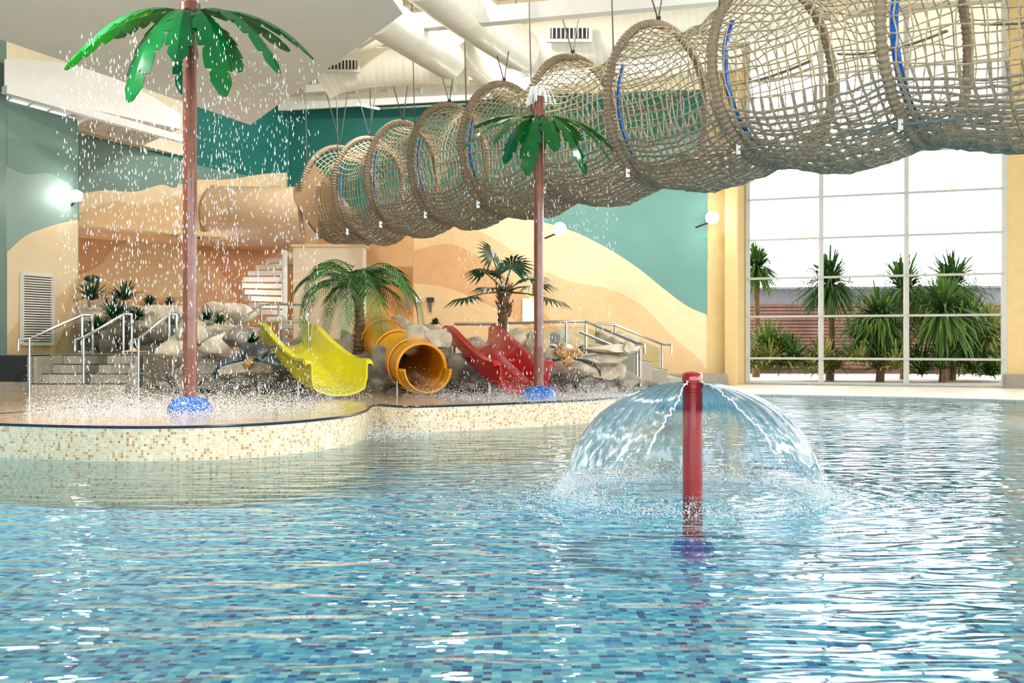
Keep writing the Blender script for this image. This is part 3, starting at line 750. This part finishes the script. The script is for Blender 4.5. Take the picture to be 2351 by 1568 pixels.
def fan_palm(name,base,top,R,nf,seed):
    rnd=random.Random(seed); e=empty(name); mb=MB()
    pts=catmull([base,base.lerp(top,.5)+Vector((-.04,0,0)),top],12)
    mb.tube(pts,[(.075+.04*i/len(pts))*(1.15 if i%2 else .95) for i in range(len(pts))],'trunk',10)
    for i in range(40):
        a=rnd.uniform(0,6.28); z=rnd.uniform(-.5,.05); p=top+Vector((math.cos(a)*.09,math.sin(a)*.09,z)); mb.tube([p,p+Vector((math.cos(a)*.09,math.sin(a)*.09,.14))],[.03,.008],'trunk',5)
    mb.obj('trunk',e); mb=MB()
    for f in range(nf):
        az=2*math.pi*f/nf+rnd.uniform(-.2,.2); el=[-.15,.35,.75,.15,1.2][f%5]; Lp=R*rnd.uniform(.55,.78)
        dirv=Vector((math.cos(az)*math.cos(el),math.sin(az)*math.cos(el),math.sin(el))); hub=top+dirv*Lp
        mb.tube([top,top+dirv*Lp*.5+Vector((0,0,.03)),hub],[.022,.016,.012],'leaf2',5)
        side=dirv.cross(Vector((0,0,1))).normalized(); up=side.cross(dirv); Lb=R*.46
        for b2 in range(17):
            an=math.radians(-125+250*b2/16); d_=(dirv*math.cos(an)+side*math.sin(an)-up*.15).normalized(); l=Lb*(1-.25*abs(an)/2.2)
            w=(side*math.cos(an)-dirv*math.sin(an))*.032
            md=hub+d_*l*.55+up*.01; tip=hub+d_*l+Vector((0,0,-.16*Lb))
            mb.add([hub,md+w,tip,md-w,md+up*.02],[(0,1,4),(1,2,4),(2,3,4),(3,0,4)],'leaf2')
    mb.obj('fan_leaves',e)
fan_palm('fan_palm_tree',Vector((X(1160,22.3),22.3,UZ)),P(1158,670,22.3),1.2,9,17)
def spiky(mb,c,R,n,k,seed,droop=.6,w=.03,lo=-.5):
    rnd=random.Random(seed)
    for i in range(n):
        az=rnd.uniform(0,6.283); el=math.asin(rnd.uniform(math.sin(lo),1)); L_=R*rnd.uniform(.75,1.1)
        d_=Vector((math.cos(az)*math.cos(el),math.sin(az)*math.cos(el),math.sin(el))); side=d_.cross(Vector((0,0,1)))
        side=side.normalized() if side.length>.01 else Vector((1,0,0))
        p1=c+d_*L_*.5; p2=c+d_*L_*.95+Vector((0,0,-droop*L_*.25*math.cos(el)))
        p3=c+d_*L_*1.05+Vector((0,0,-droop*L_*.5*math.cos(el)))
        mb.add([c-side*w*.5,c+side*w*.5,p1+side*w,p2+side*w*.6,p3,p2-side*w*.6,p1-side*w],[(0,1,2,6),(6,2,3,5),(5,3,4)],k)
mb=MB()
for px,py,r_,d in [(212,690,.6,23.2),(285,690,.55,23.2),(262,735,.65,22.6),(225,760,.45,22.4),(315,735,.4,22.8),(345,700,.28,24),(390,700,.22,24),(475,735,.25,23.5),(505,745,.3,23.2),(580,790,.25,20),(905,770,.2,20.5),(1000,745,.15,21)]:
    spiky(mb,P(px,py,d),r_*.9,70,'leaf2',int(px),.7,.024,.2)
mb.obj('flax_plants')
mb=MB(); c=P(212,640,24); mb.ell(c,(.18,.1,.07),'dark'); mb.ell(c+Vector((.12,-.02,-.03)),(.1,.07,.05),'eye'); mb.tube([c+Vector((-.05,0,0)),c+Vector((-.1,0,-.3)),c+Vector((-.05,0,-.6))],[.05,.04,.03],'rockd',6); mb.obj('bird_statue')

# ---------------- garden
mb=MB(); mb.add([(-2,30.3,-.02),(30,20,-.02),(60,60,-.02),(-2,60,-.02)],[(0,1,2,3)],'gravel'); mb.obj('ground_outside',smooth=False)
mb=MB()
for i in range(19):
    z=0.3+i*.12; mb.beam((5,41,z),(30,37.4,z),0.05,0.09,'wood')
mb.wall((5,41.1),(30,37.5),0,2.5,.1,'wood'); mb.wall((5,41.0),(30,37.4),2.5,3.05,.3,'roofgrey'); mb.beam((4.8,41,3.07),(30,37.4,3.07),.4,.08,'roofgrey')
mb.obj('timber_outbuilding',smooth=False)
def cordyline(px,pyc,d,R,nm='cordyline_tree',k='cord'):
    mb=MB(); c=P(px,pyc,d); mb.tube([(c.x,c.y,0),(c.x+.05,c.y,c.z*.5),c],[.13,.1,.09],'trunk',8)
    spiky(mb,c,R,280,k,int(px),.8,.034,-.9); spiky(mb,c,R*.95,150,'cord2',int(px)+3,.6,.03,-.9); mb.obj(nm)
cordyline(1905,650,33,1.15,k='cord2'); cordyline(2075,665,34,1.3,nm='cordyline_tree.001'); cordyline(2185,655,33,1.25,nm='cordyline_tree.002',k='cord2'); cordyline(2165,715,31.5,1.25,nm='cordyline_tree.003'); cordyline(1735,615,36,.9,nm='cordyline_tree.004'); cordyline(2020,735,32,1.2,nm='cordyline_tree.005')
mb=MB()
rg=random.Random(9)
for i in range(26):
    px=1700+i*25; spiky(mb,P(px+rg.uniform(-12,12),rg.uniform(825,865),31.5+rg.uniform(-.3,1.5)),rg.uniform(.55,1.05),90,rg.choice(['shrub','cord','cord2','shrub']),i,.6,.032,.1)
for px,py in [(1765,805),(1800,825),(2040,800),(1985,790),(2240,800),(2270,780),(2230,745)]:
    spiky(mb,P(px,py,32),.95,180,'cord' if px!=2270 else 'shrub',px,.5,.035,-.3)
for i in range(12):
    spiky(mb,P(2150+i*14,rg.uniform(740,830),33.5),.75,120,'shrub',i+50,.4,.035,-.6)
mb.obj('garden_shrubs')

# ---------------- water feature palms
def water_palm(name,px,d,topz,sc,poler,angs,seed):
    e=empty(name); x=X(px,d); rnd=random.Random(seed)
    mb=MB(); mb.tube([(x,d,PZ),(x,d,topz)],poler,'brown',24); mb.tube([(x,d,topz-.12),(x,d,topz+.1)],poler*1.5,'brown',24)
    mb.tube([(x,d,topz+.1),(x,d,topz+.3)],poler*1.0,'brown',20)
    mb.obj('pole',e)
    mb=MB(); mb.lathe((x,d,PZ),[(.27*1,0),(.265,.05),(.235,.11),(.18,.16),(.1,.185),(.08,.19)],'blue',28)
    for i in range(8):
        a=i*math.pi/4; mb.ell((x+.2*math.cos(a),d+.2*math.sin(a),PZ+.145),(.022,.022,.018),'blue',nu=8,nv=6)
    mb.obj('base_cover',e)
    mb=MB()
    for (az,R,rise,drop,wd) in angs:
        az=math.radians(az); R*=sc; n=60; vs=[]; cs,sn_=math.cos(az),math.sin(az)
        for i in range(n+1):
            t=i/n; r_=R*t*(1-.12*t*t); z=topz+(rise*t-(rise+drop)*t**1.8)*sc
            w=(.035+wd*.88*math.sin(math.pi*min(1,(t*.78+.04)))**1.25)*sc
            k_=(t*6.0)%1.0; 
            if t>.16: w*=(1.08-.30*(1-k_)**2) if k_>.07 else .55
            if t>.9: w*=(1-t)/.1*.65+.35
            cx,cy=x+cs*(r_+.06),d+sn_*(r_+.06); sx,sy=-sn_,cs
            fold=w*.42
            vs+= [Vector((cx+sx*w,cy+sy*w,z-fold)),Vector((cx+sx*w*.5,cy+sy*w*.5,z-fold*.5)),Vector((cx,cy,z)),Vector((cx-sx*w*.5,cy-sy*w*.5,z-fold*.5)),Vector((cx-sx*w,cy-sy*w,z-fold))]
        mb.add(vs,[(5*i+j,5*i+j+1,5*i+5+j+1,5*i+5+j) for i in range(n) for j in range(4)],'gplas')
    mb.obj('leaves',e,smooth=False,solid=.012)
    mb=MB()
    for k_ in range(14):
        a=rnd.uniform(0,6.28); r_=rnd.uniform(.1,.26)
        pts=[Vector((x+math.cos(a)*r_*t,d+math.sin(a)*r_*t,topz+.28+.75*t-.85*t*t)) for t in [i/8 for i in range(9)]]
        mb.tube(pts,[.010+.006*math.sin(i*1.7+k_) for i in range(9)],'drop',5)
    mb.obj('water_jet',e)
lv=[(182,1.75,.2,.75,.14),(152,1.5,.5,.15,.13),(214,1.45,.3,.7,.14),(242,1.1,.2,1.35,.20),(276,.95,.25,.85,.17),(305,1.3,.25,1.3,.18),(332,1.6,.4,.95,.15),(0,1.75,.45,.6,.13),(34,1.5,.5,.3,.13),(72,1.3,.4,.5,.15),(110,1.35,.4,.8,.15)]
P1D,P2D=13.7,16.9
water_palm('water_palm_fountain',436,P1D,Z(28,P1D),.93,.083,lv,1)
lv2=[(a+14,R,r_,dp,w) for a,R,r_,dp,w in lv]
water_palm('water_palm_fountain.001',1237,P2D,Z(268,P2D),.72,.072,lv2,2)
mb=MB(); rnd=random.Random(21)
def drop(p,w,h):
    mb.add([p+Vector((0,0,h)),p+Vector((w,0,0)),p+Vector((0,w,0)),p+Vector((-w,0,0)),p+Vector((0,-w,0)),p-Vector((0,0,h*.7))],[(0,1,2),(0,2,3),(0,3,4),(0,4,1),(5,2,1),(5,3,2),(5,4,3),(5,1,4)],'drop')
def fall(cx,cy,sc,zt,cnt,lvs):
    for i in range(cnt):
        if rnd.random()<.7:
            a,R,_,_,_=rnd.choice(lvs); a=math.radians(a)+rnd.gauss(0,.06); r_=R*sc*rnd.choice([rnd.uniform(.85,1.0),rnd.uniform(.4,1.0)])*.92
        else: a=rnd.uniform(0,6.28); r_=rnd.uniform(.2,1.5)*sc
        z=PZ+(zt-PZ)*rnd.random()**.85
        s_=rnd.uniform(.45,1.3); drop(Vector((cx+r_*math.cos(a),cy+r_*math.sin(a),z)),.0055*s_,.032*s_)
fall(X(436,P1D),P1D,.96,4.7,3200,lv)
fall(X(1237,P2D),P2D,.76,3.9,1000,lv2)
for (cx,cy,R,cnt,mu) in [(X(436,P1D),P1D,1.85,18000,9),(X(1237,P2D),P2D,1.5,8000,14),(X(780,16.7),16.7,.5,900,12),(X(985,17.6),17.5,.4,900,12),(X(1215,17),17.0,.5,900,12),(X(1400,17.8),17.8,.6,1800,12)]:
    for i in range(cnt):
        a=rnd.uniform(0,6.28); r_=R*math.sqrt(rnd.random()); z=PZ+.005+rnd.expovariate(mu)
        drop(Vector((cx+r_*math.cos(a),cy+r_*math.sin(a),z)),rnd.uniform(.002,.006),rnd.uniform(.002,.008))
for i in range(2600):
    drop(Vector((X(880,14.2)+rnd.gauss(0,.45),14.1+rnd.gauss(0,.4),.005+rnd.expovariate(11))),rnd.uniform(.003,.008),rnd.uniform(.003,.008))
mb.obj('water_droplets',smooth=False)

# ---------------- mushroom fountain
e=empty('water_bell_fountain')
mb=MB(); pr=.077
mb.lathe((FX,FY,0),[(pr,WZ),(pr,.80),(pr*.93,.805),(pr*.93,.825),(pr*1.03,.83),(pr*1.03,.865),(pr*.95,.87),(pr*.95,.885),(pr*1.03,.89),(pr*1.03,.925),(pr*.9,.948),(pr*.5,.958),(0.001,.96)],'redpost',32)
mb.obj('post',e)
mb=MB(); mb.lathe((FX,FY,WZ),[(.17,0),(.165,.06),(.13,.12),(.08,.15)],'blue',28); mb.obj('base_cover',e)
mb=MB(); NA=240; NR=40; vs=[];fs=[];uvs=[]
def bell(az,t):
    r_=.075+ .91*t; wv=1+.03*noise.noise(Vector((math.cos(az)*2.2,math.sin(az)*2.2,t*2)))*t
    r_*=wv; q=r_
    z=.885-.46*q*q-.34*q**8+.005*math.sin(az*40+3*noise.noise(Vector((math.cos(az)*3,math.sin(az)*3,0))))*t
    return Vector((FX+r_*math.cos(az),FY+r_*math.sin(az),max(z,.0)))
a_s=math.radians(-90+32); a_e=math.radians(270-30)
for i in range(NA+1):
    az=a_s+(a_e-a_s)*i/NA
    front=max(0,-math.sin(az)); hem=1-(.13+.05*noise.noise(Vector((az*4,0,0))))*front**1.2+.02*noise.noise(Vector((az*9,3,0)))
    for j in range(NR+1):
        tj=j/NR; edge_=min(i,NA-i)/NA
        sg=1 if i<NA/2 else -1
        azj=az if edge_>.10 else az-sg*(1-edge_/.10)*.16*math.sin(math.pi*tj)
        vs.append(bell(azj,tj*hem))
for i in range(NA):
    for j in range(NR):
        o=i*(NR+1)+j; fs.append((o,o+1,o+NR+2,o+NR+1))
        uvs.append([(i/NA,j/NR),(i/NA,(j+1)/NR),((i+1)/NA,(j+1)/NR),((i+1)/NA,j/NR)])
mb.add(vs,fs,'sheet',uvs)
for i in (0,NA):
    pts=[vs[i*(NR+1)+j]+Vector((0.03*noise.noise(Vector((j*.6,i,0))),0,0.03*noise.noise(Vector((j*.6,i,5))))) for j in range(NR+1)]
    mb.tube(pts,[.003+.005*j/NR*(1+.7*math.sin(j*1.9)) for j in range(NR+1)],'drop',6)
hemv=[vs[i*(NR+1)+NR].copy() for i in range(NA+1)]
mb.obj('water_bell',e)
mb=MB()
for i in range(7000):
    a=rnd.uniform(0,6.28); r_=.97+rnd.gauss(0,.08); z=abs(rnd.gauss(0,.045))
    if rnd.random()<.3: r_=1.0+rnd.expovariate(3.0); z=.003
    drop(Vector((FX+r_*math.cos(a),FY+r_*math.sin(a),z)),rnd.uniform(.0015,.006),rnd.uniform(.0015,.008))
for i in range(3500):
    h_=rnd.choice(hemv); f=rnd.random()**1.3
    drop(Vector((h_.x+(h_.x-FX)*.06*f+rnd.gauss(0,.02),h_.y+(h_.y-FY)*.06*f+rnd.gauss(0,.02),max(.003,h_.z*(1-f)+rnd.gauss(0,.012)))),rnd.uniform(.0015,.005),rnd.uniform(.003,.012))
for i in range(120):
    a=rnd.uniform(0,6.28); r_=rnd.uniform(.1,.25); drop(Vector((FX+r_*math.cos(a),FY+r_*math.sin(a),abs(rnd.gauss(0,.01)))),.003,.003)
mb.obj('splash',e,smooth=False)

# ---------------- turtles
def turtle(name,c,s_,skin,shell,headk):
    e=empty(name); mb=MB(); c=Vector(c); Rx=Matrix.Rotation(math.radians(24),3,'X')
    def T(x,y,z): return c+Rx@(Vector((x,y,z))*s_)
    mb.ell(T(0,.28,.04),(.36*s_,.46*s_,.15*s_),shell,Rx,24,14)
    mb.ell(T(0,.27,-.02),(.40*s_,.5*s_,.05*s_),shell,Rx,24,8)
    mb.obj('shell',e); mb=MB()
    mb.tube([T(0,-.08,0),T(0,-.25,.02),T(0,-.33,.04),T(0,-.42,.03),T(0,-.50,.0),T(0,-.53,-.01)],[.11*s_,.09*s_,.125*s_,.13*s_,.09*s_,.03*s_],headk,14)
    for q in (-1,1):
        mb.ell(T(q*.1,-.44,.07),(.035*s_,)*3,'eye',None,10,8); mb.ell(T(q*.115,-.465,.07),(.022*s_,)*3,'dark',None,8,6)
        mb.tube([T(q*.22,-.1,0),T(q*.45,-.2,.0),T(q*.70,-.22,-.08),T(q*.86,-.16,-.28),T(q*.9,-.10,-.52)],[.1*s_,.12*s_,.11*s_,.09*s_,.03*s_],skin,12,flat=.4)
        mb.tube([T(q*.25,.62,0),T(q*.4,.75,-.02),T(q*.45,.88,-.04)],[.07*s_,.08*s_,.03*s_],skin,10,flat=.4)
    mb.obj('body',e)
turtle('sea_turtle_statue',P(578,822,18.4),.68,'turtleA','turtleAS','turtleH')
turtle('sea_turtle_statue.001',P(1303,820,18.55),.60,'turtleAS','turtleS','turtleB')
mb=MB(); c=plane_hit(BK_A,BK_B,960,688,.05); mb.box(c,(.14,.08,.14),'white'); mb.obj('junction_box',smooth=False)
mb=MB(); c=plane_hit(BK_A,BK_B,988,688,.06); mb.box(c,(.2,.1,.12),'dark'); mb.box(c+Vector((0,0,-.18)),(.06,.06,.3),'cable'); mb.obj('wall_intercom',smooth=False)
mb=MB(); c=plane_hit(BK_A,BK_B,1213,712,.04); mb.box(c,(.32,.05,.62),'white'); mb.obj('notice_board',smooth=False)

# ---------------- lamps
def flood(name,p,pw,r=.11):
    e=empty(name); mb=MB(); mb.box(p+Vector((0,.08,0)),(r*1.5,.12,r*1.4),'vent'); mb.tube([p+Vector((-r*2.2,.3,-.22)),p+Vector((-r*.5,.08,-.12))],.025,'dark',6)
    mb.ell(p+Vector((0,-.02,0)),(r,.08,r*.95),'lamp',None,16,10); mb.obj('housing',e)
    ld=bpy.data.lights.new(name+'_bulb','POINT'); ld.energy=pw; ld.color=(1,.97,.9); ld.shadow_soft_size=.12
    lo=bpy.data.objects.new('bulb',ld); lo.location=p+Vector((0,-.5,0)); scene.collection.objects.link(lo); lo.parent=e
flood('wall_floodlight',P(175,450,23.6),5,.13); flood('wall_floodlight.001',P(1285,525,29.3),20,.17); flood('wall_floodlight.002',P(1635,500,29.3),20,.17)
for i,(x_,y_,pw) in enumerate([(-5.5,13,520),(1,9,520),(6,17,480),(-1,20,560),(2,26,480),(-3.5,27,420)]):  # ceiling fill lights added to brighten the hall, each under a made-up lampshade
    e=empty('added_fill_lamp'+('' if i==0 else '.%03d'%i)); z_=5.5 if (x_<-4 ) else 8.5
    mb=MB(); mb.lathe((x_,y_,z_+.05),[(.35,0),(.3,.12),(.1,.3),(.03,.35)],'white',20); mb.obj('shade',e)
    ld=bpy.data.lights.new('bulb','AREA'); ld.shape='DISK'; ld.size=.6; ld.energy=pw; ld.color=(1,.97,.93)
    lo=bpy.data.objects.new('bulb',ld); lo.location=(x_,y_,z_); scene.collection.objects.link(lo); lo.parent=e
w=bpy.data.worlds.new('overcast_sky'); scene.world=w; w.use_nodes=True; nt=w.node_tree
bg=nt.nodes['Background']; bg.inputs[0].default_value=(0.96,0.98,1.0,1); bg.inputs[1].default_value=7.4

cd=bpy.data.cameras.new('camera'); cam=bpy.data.objects.new('camera',cd); scene.collection.objects.link(cam)
cam.location=(0,0,CAMZ); cam.rotation_euler=(math.radians(90),0,0)
cd.sensor_width=36; cd.lens=36*F/2351; cd.clip_end=200
cd.dof.use_dof=True; cd.dof.focus_distance=11.5; cd.dof.aperture_fstop=4.0
scene.camera=cam
scene.view_settings.view_transform='Standard'
scene.view_settings.look='None'
